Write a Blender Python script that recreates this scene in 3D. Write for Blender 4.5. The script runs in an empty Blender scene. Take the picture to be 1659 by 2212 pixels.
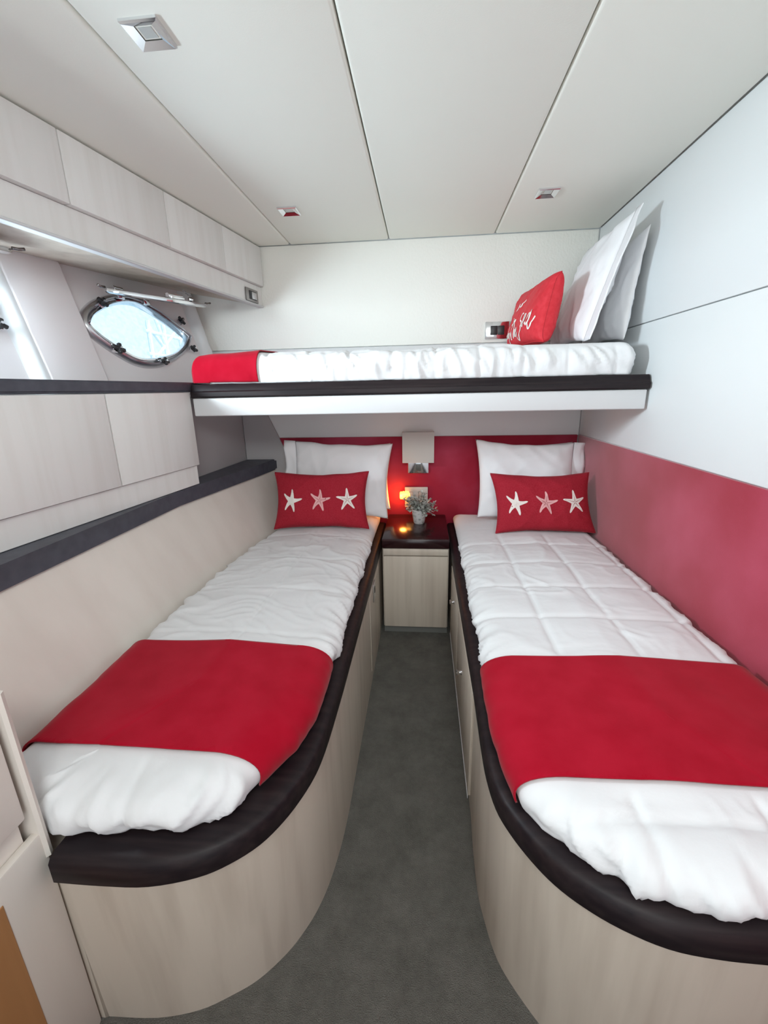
import bpy, bmesh, math, random
from mathutils import Vector, Matrix, noise
C = bpy.context.scene.collection
SC = bpy.context.scene
R = math.radians
random.seed(7)

# ---------------------------------------------------------------- camera
F_PX, PITCH, YAW, ROLL = 920.2, R(15.94), R(5.487), R(-1.226)
cd = bpy.data.cameras.new('camera'); cam = bpy.data.objects.new('camera', cd); C.objects.link(cam)
cy, sy, cp, sp = math.cos(YAW), math.sin(YAW), math.cos(PITCH), math.sin(PITCH)
fw = Vector((-sy*cp, cy*cp, -sp)); r0 = Vector((cy, sy, 0)); u0 = r0.cross(fw)
cr, sr = math.cos(ROLL), math.sin(ROLL)
cr_, cu_ = cr*r0 + sr*u0, -sr*r0 + cr*u0
cam.matrix_world = Matrix.Translation((0, 0, 1.24)) @ Matrix((cr_, cu_, -fw)).transposed().to_4x4()
cd.sensor_fit = 'HORIZONTAL'; cd.sensor_width = 36; cd.lens = F_PX/1659*36
cd.clip_start = 0.02
SC.camera = cam

# ---------------------------------------------------------------- sky, lights, exposure
w = bpy.data.worlds.new('sky'); SC.world = w; w.use_nodes = True
bg = w.node_tree.nodes['Background']; bg.inputs[0].default_value = (0.86, 0.94, 1.0, 1); bg.inputs[1].default_value = 1.2

def area(name, loc, target, sx, sy_, power, col, spread=180):
    l = bpy.data.lights.new(name, 'AREA'); l.shape = 'RECTANGLE'; l.size = sx; l.size_y = sy_
    l.energy = power; l.color = col; l.spread = R(spread)
    o = bpy.data.objects.new(name, l); C.objects.link(o); o.location = loc
    o.rotation_euler = (Vector(target)-Vector(loc)).to_track_quat('-Z', 'Y').to_euler()
    return o
area('porthole_daylight', (-1.405, 0.93, 1.49), (0.83, 1.45, 1.45), 0.20, 0.38, 28, (0.80, 0.93, 1.0), 150)
area('overhead_fill', (0.05, -0.42, 1.93), (0.0, 2.3, 0.75), 0.6, 0.5, 11, (0.93, 0.99, 0.97), 120)  # fill lamp added above and behind the camera to brighten beds and pillows
area('doorway_daylight', (0.05, -0.9, 1.1), (0.0, 1.5, 0.9), 0.75, 1.6, 3, (1.0, 0.98, 0.92))
sl = bpy.data.lights.new('sun', 'SUN'); sl.energy = 2.5; sl.angle = R(2); so = bpy.data.objects.new('sun', sl); C.objects.link(so)
so.rotation_euler = Vector((-.80, .25, -.55)).to_track_quat('-Z', 'Y').to_euler()
SC.view_settings.view_transform = 'Standard'; SC.view_settings.look = 'None'
SC.view_settings.gamma = 1.0; SC.view_settings.use_curve_mapping = False
SC.view_settings.exposure = 0.32
SC.cycles.max_bounces = 10; SC.cycles.diffuse_bounces = 6; SC.cycles.transparent_max_bounces = 12
SC.cycles.sample_clamp_indirect = 6

# ---------------------------------------------------------------- materials
def srgb(r, g, b):
    f = lambda c: (c/12.92 if c <= .04045 else ((c+.055)/1.055)**2.4)
    return (f(r/255), f(g/255), f(b/255), 1)

def mat(name, col, rough=.5, metal=0, spec=.5, sheen=0, col2=None, nscale=(4, 4, 4), detail=4, lo=.35, hi=.65,
        bump=0, bscale=200, bdist=.002, bvec=(1, 1, 1), emit=None, coat=0, bump2=0, b2scale=8, b2dist=.01):
    m = bpy.data.materials.new(name); m.use_nodes = True
    nt = m.node_tree; N = nt.nodes; L = nt.links; b = N['Principled BSDF']
    b.inputs['Base Color'].default_value = col; b.inputs['Roughness'].default_value = rough
    b.inputs['Metallic'].default_value = metal; b.inputs['Specular IOR Level'].default_value = spec
    b.inputs['Sheen Weight'].default_value = sheen; b.inputs['Sheen Roughness'].default_value = .42
    b.inputs['Coat Weight'].default_value = coat
    tc = N.new('ShaderNodeTexCoord')
    if col2 is not None:
        mp = N.new('ShaderNodeMapping'); mp.inputs['Scale'].default_value = nscale
        L.new(tc.outputs['Object'], mp.inputs['Vector'])
        n = N.new('ShaderNodeTexNoise'); n.inputs['Scale'].default_value = 1; n.inputs['Detail'].default_value = detail
        L.new(mp.outputs[0], n.inputs['Vector'])
        cr = N.new('ShaderNodeValToRGB'); cr.color_ramp.elements[0].position = lo; cr.color_ramp.elements[1].position = hi
        cr.color_ramp.elements[0].color = col; cr.color_ramp.elements[1].color = col2
        L.new(n.outputs['Fac'], cr.inputs[0]); L.new(cr.outputs[0], b.inputs['Base Color'])
    prev = None
    for (bs, sc_, di, ve) in ((bump, bscale, bdist, bvec), (bump2, b2scale, b2dist, (1, 1, 1))):
        if not bs: continue
        mp = N.new('ShaderNodeMapping'); mp.inputs['Scale'].default_value = ve
        L.new(tc.outputs['Object'], mp.inputs['Vector'])
        n = N.new('ShaderNodeTexNoise'); n.inputs['Scale'].default_value = sc_; n.inputs['Detail'].default_value = 3
        L.new(mp.outputs[0], n.inputs['Vector'])
        bp = N.new('ShaderNodeBump'); bp.inputs['Strength'].default_value = bs; bp.inputs['Distance'].default_value = di
        L.new(n.outputs['Fac'], bp.inputs['Height'])
        if prev: L.new(prev.outputs[0], bp.inputs['Normal'])
        prev = bp
    if prev: L.new(prev.outputs[0], b.inputs['Normal'])
    if emit:
        b.inputs['Emission Color'].default_value = emit[0]; b.inputs['Emission Strength'].default_value = emit[1]
    return m

M = {}
M['ceiling'] = mat('ceiling_vinyl', (.88, .88, .81, 1), .55, spec=.3, bump=.15, bscale=350, bdist=.001)
M['vinyl'] = mat('white_vinyl', (.78, .80, .805, 1), .55, spec=.3, bump=.1, bscale=300, bdist=.001)
M['embossed'] = mat('embossed_vinyl', (.82, .81, .765, 1), .55, spec=.3, bump=.5, bscale=95, bdist=.0035, bvec=(1, 1, .75))
M['liner'] = mat('hull_liner', (.80, .765, .77, 1), .5, spec=.35)
M['grey_liner'] = mat('grey_liner', (.42, .40, .405, 1), .7)
M['suede'] = mat('red_suede', (.32, .014, .036, 1), .85, spec=.2, sheen=.5, col2=(.46, .06, .11, 1), nscale=(2.3, 2.3, 2.3), detail=5, lo=.42, hi=.72, bump=.2, bscale=500, bdist=.001)
def laminate(name, a, b_):
    return mat(name, a, .42, spec=.4, col2=b_, nscale=(26, 26, 1.7), detail=3.5, lo=.46, hi=.80, bump=.05, bscale=60, bdist=.001, bvec=(1, 1, .05))
M['oak'] = laminate('bleached_oak_laminate', (.56, .485, .41, 1), (.45, .38, .315, 1))
M['oak_pale'] = laminate('pale_oak_laminate', (.75, .735, .72, 1), (.69, .665, .64, 1))
M['lining'] = mat('cream_side_lining', (.74, .68, .625, 1), .55, spec=.3, col2=(.68, .615, .56, 1), nscale=(9, 9, 1.2), lo=.4, hi=.75, bump=.1, bscale=250, bdist=.001)
M['white_trim'] = mat('white_trim', (.62, .62, .63, 1), .4)
M['wenge'] = mat('dark_wenge', (.009, .005, .007, 1), .5, spec=.25, col2=(.022, .014, .015, 1), nscale=(4, 60, 60), lo=.4, hi=.7, bump=.08, bscale=80, bdist=.001, bvec=(.1, 1, 1))
M['counter'] = mat('dark_counter', (.055, .057, .075, 1), .5, spec=.45, col2=(.075, .078, .10, 1), nscale=(30, 30, 30))
M['wenge_gloss'] = mat('dark_lacquer', (.016, .004, .005, 1), .17, spec=.55, col2=(.026, .008, .009, 1), nscale=(3, 40, 40))
M['carpet'] = mat('grey_carpet', (.11, .105, .094, 1), .95, spec=.1, col2=(.22, .21, .19, 1), nscale=(9, 9, 9), detail=12, lo=.3, hi=.74, bump=.9, bscale=420, bdist=.006)
for n_ in M['carpet'].node_tree.nodes:
    if n_.type == 'TEX_NOISE' and n_.inputs['Detail'].default_value > 10: n_.inputs['Roughness'].default_value = .82
M['kick'] = mat('grey_kick_strip', (.16, .16, .15, 1), .5)
M['cotton'] = mat('white_cotton', (.75, .75, .765, 1), .85, spec=.2, sheen=.1, bump=.14, bscale=30, bdist=.006, bump2=.10, b2scale=900, b2dist=.001)
M['pillow'] = mat('white_pillowcase', (.82, .82, .84, 1), .8, spec=.2, bump=.16, bscale=14, bdist=.008, bvec=(1, 1.8, .6))
M['red_cloth'] = mat('red_runner_cloth', (.34, .003, .016, 1), .9, spec=.08, sheen=.12, col2=(.38, .006, .022, 1), nscale=(14, 14, 14), bump=.25, bscale=700, bdist=.001)
M['red_cushion'] = mat('red_cushion_linen', (.30, .012, .024, 1), .9, spec=.1, sheen=.05, col2=(.37, .026, .042, 1), nscale=(300, 300, 300), bump=.3, bscale=500, bdist=.001)
M['red_print'] = mat('red_cushion_satin', (.55, .018, .030, 1), .6, spec=.3, col2=(.62, .03, .045, 1), nscale=(60, 60, 60), bump=.2, bscale=400, bdist=.001)
M['print_white'] = mat('white_print', (.80, .74, .70, 1), .8)
M['print_pink'] = mat('pink_print', (.74, .40, .40, 1), .8)
M['print_line'] = mat('print_line', (.30, .06, .06, 1), .8)
M['chrome'] = mat('polished_chrome', (.80, .81, .83, 1), .10, metal=1)
M['chrome_dark'] = mat('tinted_chrome', (.30, .285, .28, 1), .22, metal=1)
M['steel'] = mat('brushed_steel', (.62, .62, .64, 1), .28, metal=1)
M['black'] = mat('black_plastic', (.02, .02, .022, 1), .4)
M['lampglass'] = mat('lamp_glass', (.55, .58, .56, 1), .2)
M['lampcup'] = mat('dark_reflector', (.10, .10, .085, 1), .3, metal=.6)
M['shade'] = mat('cream_lamp_shade', (.62, .59, .55, 1), .8, bump=.2, bscale=600, bdist=.0008)
M['plate'] = mat('grey_white_plastic', (.55, .52, .49, 1), .4)
M['pot'] = mat('speckled_pot', (.52, .51, .50, 1), .7, col2=(.26, .26, .25, 1), nscale=(55, 55, 55), detail=2, lo=.52, hi=.66)
M['leaf'] = mat('grey_green_leaf', (.24, .26, .22, 1), .7, col2=(.66, .66, .63, 1), nscale=(45, 45, 45))
M['stem'] = mat('plant_stem', (.075, .065, .05, 1), .8)
M['amber'] = mat('amber_lens', (.9, .45, .08, 1), .3, emit=((1.0, .42, .06, 1), 3.5))
M['wood'] = mat('tan_varnished_wood', (.42, .20, .075, 1), .45, col2=(.36, .165, .06, 1), nscale=(30, 30, 2))
M['gel'] = mat('pale_blue_gelcoat', (.60, .74, .84, 1), .5, col2=(.42, .58, .72, 1), nscale=(1.2, 1.2, 1.2))
M['dockwhite'] = mat('white_painted_metal', (.85, .87, .88, 1), .5)
M['sea'] = mat('harbour_water', (.36, .45, .50, 1), .2, col2=(.55, .63, .66, 1), nscale=(3, 3, 3), bump=.5, bscale=4, bdist=.05)

def glass_mat():
    m = bpy.data.materials.new('salt_sprayed_glass'); m.use_nodes = True
    nt = m.node_tree; N = nt.nodes; L = nt.links
    for n in list(N): N.remove(n)
    out = N.new('ShaderNodeOutputMaterial'); tr = N.new('ShaderNodeBsdfTransparent'); gl = N.new('ShaderNodeBsdfGlossy')
    df = N.new('ShaderNodeBsdfTranslucent'); df.inputs[0].default_value = (.8, .92, 1, 1)
    tr.inputs[0].default_value = (.86, .95, 1, 1); gl.inputs[1].default_value = .05; gl.inputs[0].default_value = (.9, .9, .9, 1)
    mx = N.new('ShaderNodeMixShader'); mx2 = N.new('ShaderNodeMixShader'); fr = N.new('ShaderNodeMath'); fr.operation = 'POWER'; fr.inputs[1].default_value = 4.0; lw = N.new('ShaderNodeLayerWeight'); lw.inputs[0].default_value = .5; L.new(lw.outputs['Facing'], fr.inputs[0])
    n = N.new('ShaderNodeTexNoise'); n.inputs['Scale'].default_value = 60; n.inputs['Detail'].default_value = 5
    tc = N.new('ShaderNodeTexCoord'); L.new(tc.outputs['Object'], n.inputs['Vector'])
    rp = N.new('ShaderNodeMapRange'); rp.inputs[1].default_value = .4; rp.inputs[2].default_value = .8; rp.inputs[3].default_value = .04; rp.inputs[4].default_value = .35
    L.new(n.outputs['Fac'], rp.inputs[0]); L.new(rp.outputs[0], mx2.inputs[0])
    L.new(tr.outputs[0], mx2.inputs[1]); L.new(df.outputs[0], mx2.inputs[2])
    L.new(fr.outputs[0], mx.inputs[0]); L.new(mx2.outputs[0], mx.inputs[1]); L.new(gl.outputs[0], mx.inputs[2])
    L.new(mx.outputs[0], out.inputs[0]); return m
M['glass'] = glass_mat()

# ---------------------------------------------------------------- helpers
def props(o, label=None, cat=None, group=None, kind=None):
    if label: o['label'] = label
    if cat: o['category'] = cat
    if group: o['group'] = group
    if kind: o['kind'] = kind
    return o

def obj(name, bm, m, parent=None, smooth=False, angle=None):
    me = bpy.data.meshes.new(name)
    bmesh.ops.recalc_face_normals(bm, faces=bm.faces)
    bm.to_mesh(me); bm.free()
    for mm in (m if isinstance(m, (list, tuple)) else [m]): me.materials.append(mm)
    o = bpy.data.objects.new(name, me); C.objects.link(o)
    if parent: o.parent = parent
    if smooth:
        me.polygons.foreach_set('use_smooth', [True]*len(me.polygons))
        if angle: me.set_sharp_from_angle(angle=R(angle))
    me.update()
    return o

def empty(name, loc=(0, 0, 0), mtx=None, **k):
    o = bpy.data.objects.new(name, None); C.objects.link(o); o.empty_display_size = .05
    if mtx is not None: o.matrix_world = mtx
    else: o.location = loc
    return props(o, **k)

def box(bm, x0, x1, y0, y1, z0, z1, bev=0, seg=2, mtx=None):
    r = bmesh.ops.create_cube(bm, size=1); vs = r['verts']
    for v in vs:
        v.co = Vector((x0+(v.co.x+.5)*(x1-x0), y0+(v.co.y+.5)*(y1-y0), z0+(v.co.z+.5)*(z1-z0)))
    if mtx is not None:
        for v in vs: v.co = mtx @ v.co
    if bev:
        es = {e for v in vs for e in v.link_edges}
        bmesh.ops.bevel(bm, geom=list(es), offset=bev, segments=seg, profile=.5, affect='EDGES')
    return bm

def B(*a, **k): return box(bmesh.new(), *a, **k)

def prism(bm, pts, z0, z1, bev=0, seg=2):
    """closed plan polygon extruded in z"""
    n = len(pts)
    lo = [bm.verts.new((p[0], p[1], z0)) for p in pts]; hi = [bm.verts.new((p[0], p[1], z1)) for p in pts]
    ft = bm.faces.new(hi); fb = bm.faces.new(lo[::-1])
    for i in range(n): bm.faces.new((lo[i], lo[(i+1) % n], hi[(i+1) % n], hi[i]))
    if bev:
        bmesh.ops.bevel(bm, geom=list(ft.edges)+list(fb.edges), offset=bev, segments=seg, affect='EDGES')
    return bm

def loft(bm, rings, closed=True, cap=True):
    V = [[bm.verts.new(p) for p in r] for r in rings]; n = len(V[0])
    for a, b_ in zip(V, V[1:]):
        for i in range(n if closed else n-1):
            j = (i+1) % n
            bm.faces.new((a[i], a[j], b_[j], b_[i]))
    if cap and closed:
        bm.faces.new(V[0][::-1]); bm.faces.new(V[-1])
    return V

def lathe(bm, prof, n=24, c=(0, 0, 0)):
    return loft(bm, [[(c[0]+r*math.cos(2*math.pi*i/n), c[1]+r*math.sin(2*math.pi*i/n), c[2]+z) for i in range(n)] for r, z in prof])

def tube(bm, path, r, n=8, taper=None):
    path = [Vector(p) for p in path]; rings = []
    for i, p in enumerate(path):
        t = (path[min(i+1, len(path)-1)]-path[max(i-1, 0)]).normalized()
        a = Vector((0, 0, 1)) if abs(t.z) < .9 else Vector((1, 0, 0))
        x = t.cross(a).normalized(); y = t.cross(x)
        rr = r*(taper[i] if taper else 1)
        rings.append([p+rr*(math.cos(2*math.pi*k/n)*x+math.sin(2*math.pi*k/n)*y) for k in range(n)])
    loft(bm, rings); return bm

def sweep(bm, path, prof, closed_path=False):
    """sweep a closed profile [(out, z)] along a plan polyline; 'out' is to the right of travel"""
    n = len(path); rings = []
    for i, p in enumerate(path):
        a, b_ = path[max(i-1, 0)], path[min(i+1, n-1)]
        t = Vector((b_[0]-a[0], b_[1]-a[1])).normalized(); o = Vector((t.y, -t.x))
        rings.append([(p[0]+o.x*q[0], p[1]+o.y*q[0], q[1]) for q in prof])
    loft(bm, rings); return bm

def catmull(pts, n, closed=False):
    out = []; m = len(pts); rng = m if closed else m-1
    for i in range(rng):
        g = lambda k: Vector(pts[k % m]) if closed else Vector(pts[min(max(k, 0), m-1)])
        p0, p1, p2, p3 = g(i-1), g(i), g(i+1), g(i+2)
        for k in range(n):
            t = k/n
            out.append(.5*((2*p1)+(p2-p0)*t+(2*p0-5*p1+4*p2-p3)*t*t+(3*p1-p0-3*p2+p3)*t**3))
    if not closed: out.append(Vector(pts[-1]))
    return out

def resample(pts, step, closed=True):
    P = [Vector(p[:2]) for p in pts]
    if closed: P.append(P[0].copy())
    L = [0]
    for a, b_ in zip(P, P[1:]): L.append(L[-1]+(b_-a).length)
    n = max(8, int(L[-1]/step)); out = []; j = 0
    for i in range(n):
        s = L[-1]*i/n
        while L[j+1] < s: j += 1
        out.append(P[j].lerp(P[j+1], (s-L[j])/max(1e-9, L[j+1]-L[j])))
    return out, L[-1]/n

YB, XR, ZC = 2.42, .837, 1.964       # back wall, right wall, ceiling
YN = -.75                            # open end behind the viewer

# ---------------------------------------------------------------- structure
fl = obj('floor', B(-1.75, .95, YN, YB+.1, -.08, 0), M['carpet']); props(fl, kind='structure')

ce = obj('ceiling', B(-1.85, .95, YN, YB+.1, ZC+.026, ZC+.06), M['ceiling']); props(ce, kind='structure')
for a, b_ in ((-1.80, -.687), (-.683, -.181), (-.177, .340), (.344, XR-.001)):
    obj('ceiling_panel', B(a, b_, YN, YB-.002, ZC, ZC+.025, bev=.009, seg=3), M['ceiling'], ce, True, 40)

wb = obj('wall_back', B(-1.27, XR+.05, YB+.012, YB+.08, 0, ZC+.06), M['vinyl']); props(wb, kind='structure')
bm = bmesh.new()
for a in ((-1.9, -.42, 0, 2.02), (.52, .95, 0, 2.02), (-.42, .52, 1.86, 2.02)): box(bm, a[0], a[1], YN-.06, YN, a[2], a[3])
wq = obj('wall_rear', bm, M['vinyl']); props(wq, kind='structure')
obj('textured_panel', B(-1.268, XR-.002, YB, YB+.011, 1.468, ZC, bev=.004), M['embossed'], wb, True, 40)
obj('ledge_panel', B(-1.20, XR-.002, YB-.012, YB+.011, 1.29, 1.464, bev=.004), M['white_trim'], wb, True, 40)
obj('lower_panel', B(-1.2, XR-.002, YB+.001, YB+.011, .989, 1.288), M['vinyl'], wb)
obj('red_panel', B(-.95, XR-.006, YB-.006, YB+.011, .40, .988, bev=.005), M['suede'], wb, True, 40)['label'] = 'dark red suede band along the back wall'

wr = obj('wall_right', B(XR+.012, XR+.08, YN, YB+.1, 0, ZC+.06), M['vinyl']); props(wr, kind='structure')
obj('upper_panel', B(XR, XR+.011, YN, YB-.001, 1.4675, ZC, bev=.003), M['vinyl'], wr, True, 40)
obj('lower_panel', B(XR, XR+.011, YN, YB-.001, .989, 1.4645, bev=.003), M['vinyl'], wr, True, 40)
obj('red_panel', B(XR-.005, XR+.011, YN, YB-.008, .02, .988, bev=.005), M['suede'], wr, True, 40)['label'] = 'red suede band along the right wall'

# hull side, a plane that flares outwards; local frame X forward, Y outboard, Z up the flare
TH = R(9.5)
hd = Vector((math.sin(TH), math.cos(TH), 0)); hu = Vector((-.3*hd.y, .3*hd.x, 1)).normalized(); hy = hu.cross(hd)
HP0 = Vector((-1.167, 2.42, 1.46))
HM = Matrix.Translation(HP0) @ Matrix((hd, hy, hu)).transposed().to_4x4()

PORT_IN = [(-.752, .045), (-.716, .085), (-.666, .115), (-.60, .148), (-.534, .171), (-.475, .181), (-.428, .179), (-.37, .163), (-.31, .136), (-.245, .103), (-.180, .066),
           (-.212, .034), (-.253, .006), (-.33, -.030), (-.426, -.055), (-.50, -.067), (-.557, -.068), (-.60, -.057), (-.638, -.038), (-.68, -.013), (-.718, .013)]
PORT_OUT = [(-.785, .050), (-.762, .095), (-.716, .134), (-.66, .166), (-.595, .190), (-.52, .203), (-.446, .201), (-.38, .188), (-.319, .168), (-.24, .124), (-.152, .070),
            (-.19, .022), (-.249, -.020), (-.32, -.056), (-.396, -.085), (-.46, -.103), (-.53, -.109), (-.585, -.103), (-.635, -.086), (-.708, -.042), (-.765, .006)]
CEN = Vector((-.47, .056))
def polar(pts, n=120):
    """outline radius by angle about CEN, corners at index 0 and 10 kept sharp"""
    a = catmull(pts[:11], 6); b_ = catmull(pts[10:]+[pts[0]], 6)
    P = a+b_[1:-1]
    A = sorted(((math.atan2(p[1]-CEN.y, p[0]-CEN.x), (Vector(p)-CEN).length) for p in P))
    out = []
    for i in range(n):
        th = -math.pi+2*math.pi*(i+.5)/n
        for k in range(len(A)):
            a0, r0_ = A[k-1]; a1, r1 = A[k]
            if k == 0: a0 -= 2*math.pi
            if a0 <= th <= a1 or (k == len(A)-1 and th > a1):
                if th > a1: a0, r0_, a1, r1 = a1, r1, A[0][0]+2*math.pi, A[0][1]
                f = (th-a0)/max(1e-6, a1-a0); out.append((th, r0_+(r1-r0_)*f)); break
    return out
PI_, PO_ = polar(PORT_IN), polar(PORT_OUT)
def pring(f, y, grow=0):
    """ring between the glass edge (f=0) and the outside of the flange (f=1)"""
    out = []
    for (th, a), (_, b_) in zip(PI_, PO_):
        q = a+(b_-a)*f+grow
        out.append(Vector((CEN.x+q*math.cos(th), y, CEN.y+q*math.sin(th))))
    return out

U0, U1, V0, V1 = -.925, .06, -.26, .42
def hull_bay(bm, du, u0=U0, u1=U1):
    """wall round one porthole: rings from the opening to the rectangle of the bay, and the reveal"""
    hole = pring(.45, 0)
    outer = []
    for p in hole:
        dx, dz = p.x-CEN.x, p.z-CEN.y
        t = min(((u1-CEN.x)/dx if dx > 0 else (u0-CEN.x)/dx) if abs(dx) > 1e-6 else 9e9,
                ((V1-CEN.y)/dz if dz > 0 else (V0-CEN.y)/dz) if abs(dz) > 1e-6 else 9e9)
        outer.append(Vector((CEN.x+dx*t, 0, CEN.y+dz*t)))
    for cu, cv in ((u0, V0), (u0, V1), (u1, V0), (u1, V1)):
        k = min(range(len(outer)), key=lambda i: (outer[i]-Vector((cu, 0, cv))).length); outer[k] = Vector((cu, 0, cv))
    sh = Vector((du, 0, 0)); dy = Vector((0, .016, 0))
    loft(bm, [[p+sh for p in outer], [p+sh for p in hole], [p+sh+dy for p in hole], [p+sh+dy for p in outer]], cap=False)

bm = bmesh.new(); hull_bay(bm, 0, -.925, .06); hull_bay(bm, -.91)
box(bm, -3.4, U0-.91, 0, .06, V0, V1)
wl = obj('wall_left', bm, M['liner'], None, False); wl.matrix_world = HM; props(wl, kind='structure')
# proud lining panel between the portholes, half-round rib and the rib by the back wall
bm = bmesh.new(); box(bm, -1.02, -.79, -.034, -.001, -.24, .40, bev=.008, seg=3); obj('lining_panel', bm, M['liner'], wl, True, 40)
def rib(u, rad, v0, v1):
    bm = bmesh.new()
    prof = [(u+rad*math.cos(a*math.pi/10), -rad*.9*math.sin(a*math.pi/10)) for a in range(11)]
    loft(bm, [[(x, y, v0) for x, y in prof]+[(u, .01, v0)], [(x, y, v1) for x, y in prof]+[(u, .01, v1)]]); return bm
obj('rounded_rib', rib(-1.03, .036, -.25, .40), M['vinyl'], wl, True, 40)
obj('rounded_rib', rib(-.075, .042, -.25, .40), M['vinyl'], wl, True, 40)

def porthole(name, du):
    w_ = empty(name, mtx=HM @ Matrix.Translation((du, 0, 0)), kind='structure')
    bm = bmesh.new()
    loft(bm, [pring(-.02, .02), pring(-.02, -.012), pring(.10, -.018), pring(.28, -.016), pring(.36, -.008), pring(.44, -.006)], cap=False)
    obj('inner_frame', bm, M['chrome'], w_, True, 50)
    bm = bmesh.new()
    loft(bm, [pring(.44, .0), pring(.46, -.014), pring(.60, -.024), pring(.82, -.020), pring(.97, -.010), pring(1.02, 0)], cap=False)
    obj('flange', bm, M['steel'], w_, True, 50)
    bm = bmesh.new(); loft(bm, [pring(.0, .004), pring(.0, .010)]); obj('pane', bm, M['glass'], w_)
    # clamping knobs: chrome stem, black cross-shaped wing
    for (u, v, rot, s) in ((-.675, -.045, .3, 1.15), (-.436, -.082, .2, .95), (-.192, -.004, .5, .95), (-.205, .135, .9, .95), (-.66, .142, .6, 1.0)):
        bm = bmesh.new(); mt = Matrix.Translation((u, -.022, v)) @ Matrix.Rotation(rot, 4, 'Y') @ Matrix.Scale(s, 4)
        box(bm, -.023, .023, -.014, -.002, -.006, .006, bev=.003, mtx=mt); box(bm, -.006, .006, -.016, -.003, -.019, .019, bev=.003, mtx=mt)
        k = obj('clamp_knob', bm, M['black'], w_, True, 40)
        bm = bmesh.new(); tube(bm, [mt @ Vector((0, .03, 0)), mt @ Vector((0, -.022, 0))], .0045, 10); box(bm, -.016, .016, .0, .014, -.011, .011, bev=.003, mtx=mt)
        obj('bolt', bm, M['chrome'], k, True, 40)
    for u in (-.545, -.40):
        bm = bmesh.new(); box(bm, u-.018, u+.018, -.028, -.004, .178, .225, bev=.004)
        tube(bm, [(u-.024, -.022, .222), (u+.024, -.022, .222)], .008, 10); obj('hinge', bm, M['chrome'], w_, True, 40)
    return w_
porthole('window_1', 0); porthole('window_2', -.91)

# left wall below the bunk, behind the low shelf, and the grey corner panel on the back wall
bm = bmesh.new(); prism(bm, [(-1.30, .2), (-1.13, .2), (-1.045, 1.95), (-1.035, 2.41), (-1.30, 2.41)], .05, 1.23)
t = obj('trim_1', bm, M['grey_liner']); props(t, kind='structure')
bm = bmesh.new()
fr = [(-1.03, .72), (-.71, .72), (-.885, 1.12), (-1.03, 1.12)]
loft(bm, [[(x, YB-.0015, z) for x, z in fr], [(x, YB-.016, z) for x, z in fr]])
t = obj('trim_2', bm, M['grey_liner']); props(t, kind='structure')

# cream lining between the shelf and the left bed: a leaning sheet
def lin_x(y, z):
    top = -.992 if y < 1.60 else -.992+(y-1.60)/.82*.125
    bot = -.855 if y < 1.45 else -.855+(y-1.45)/.97*.10
    t = (z-.52)/(.815-.52); return bot+(top-bot)*t
bm = bmesh.new(); ys = [.515+1.89*i/24 for i in range(25)]
loft(bm, [[(lin_x(y, .472), y, .472), (lin_x(y, .805), y, .805), (lin_x(y, .805)-.02, y, .805), (lin_x(y, .472)-.02, y, .472)] for y in ys])
t = obj('wall_left_lower', bm, M['lining'], None, True, 30); props(t, kind='structure')

# ---------------------------------------------------------------- shelf, counter, cabinets on the left
bm = bmesh.new()
fx = lambda y: -.978 if y < 1.58 else (-.978+(y-1.58)/.83*.125)
pl = [(fx(y), y) for y in (.2, .6, 1.0, 1.4, 1.52, 1.58, 1.66, 1.9, 2.2, 2.402)]+[(-1.033, 2.402), (-1.045, 1.95), (-1.128, .2)]
prism(bm, pl, .808, .868, bev=.008, seg=3)
props(obj('ledge_shelf', bm, M['counter'], None, True, 40), 'long dark low shelf along the hull above the left bed', 'shelf')

def frame_at(a, b_):
    d = Vector((b_[0]-a[0], b_[1]-a[1])).normalized()
    return Matrix.Translation((a[0], a[1], 0)) @ Matrix.Rotation(math.atan2(d.y, d.x), 4, 'Z')

A1, B1 = (-1.054, .905), (-.966, 1.725)
MM = frame_at(A1, B1); L1 = (Vector(B1)-Vector(A1)).length
cab = empty('locker_cabinet', mtx=MM, label='pale oak locker with flat doors under the dark counter, above the left bed', cat='cabinet')
obj('cabinet_body', B(-.70, L1-.004, .002, .055, .869, 1.248, bev=.002), M['oak_pale'], cab)
s0 = (1.299-.905)/(L1*.9943)*L1
for a, b_ in ((-.66, -.06), (-.056, s0+.001), (s0+.006, L1)):
    obj('door', B(a, b_, -.016, .001, .952, 1.247, bev=.002), M['oak_pale'], cab, True, 40)
obj('plinth_panel', B(-.69, L1-.002, -.003, .003, .870, .948), M['oak_pale'], cab)

bm = bmesh.new()
prism(bm, [(-1.120, .2), (-.948, 1.712), (-.962, 1.80), (-.99, 2.0), (-1.085, 2.0), (-1.25, 1.15), (-1.40, .2)], 1.2505, 1.287, bev=.006, seg=3)
props(obj('counter_top', bm, M['counter'], None, True, 40), 'dark counter top below the portholes, over the locker doors', 'counter')

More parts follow.
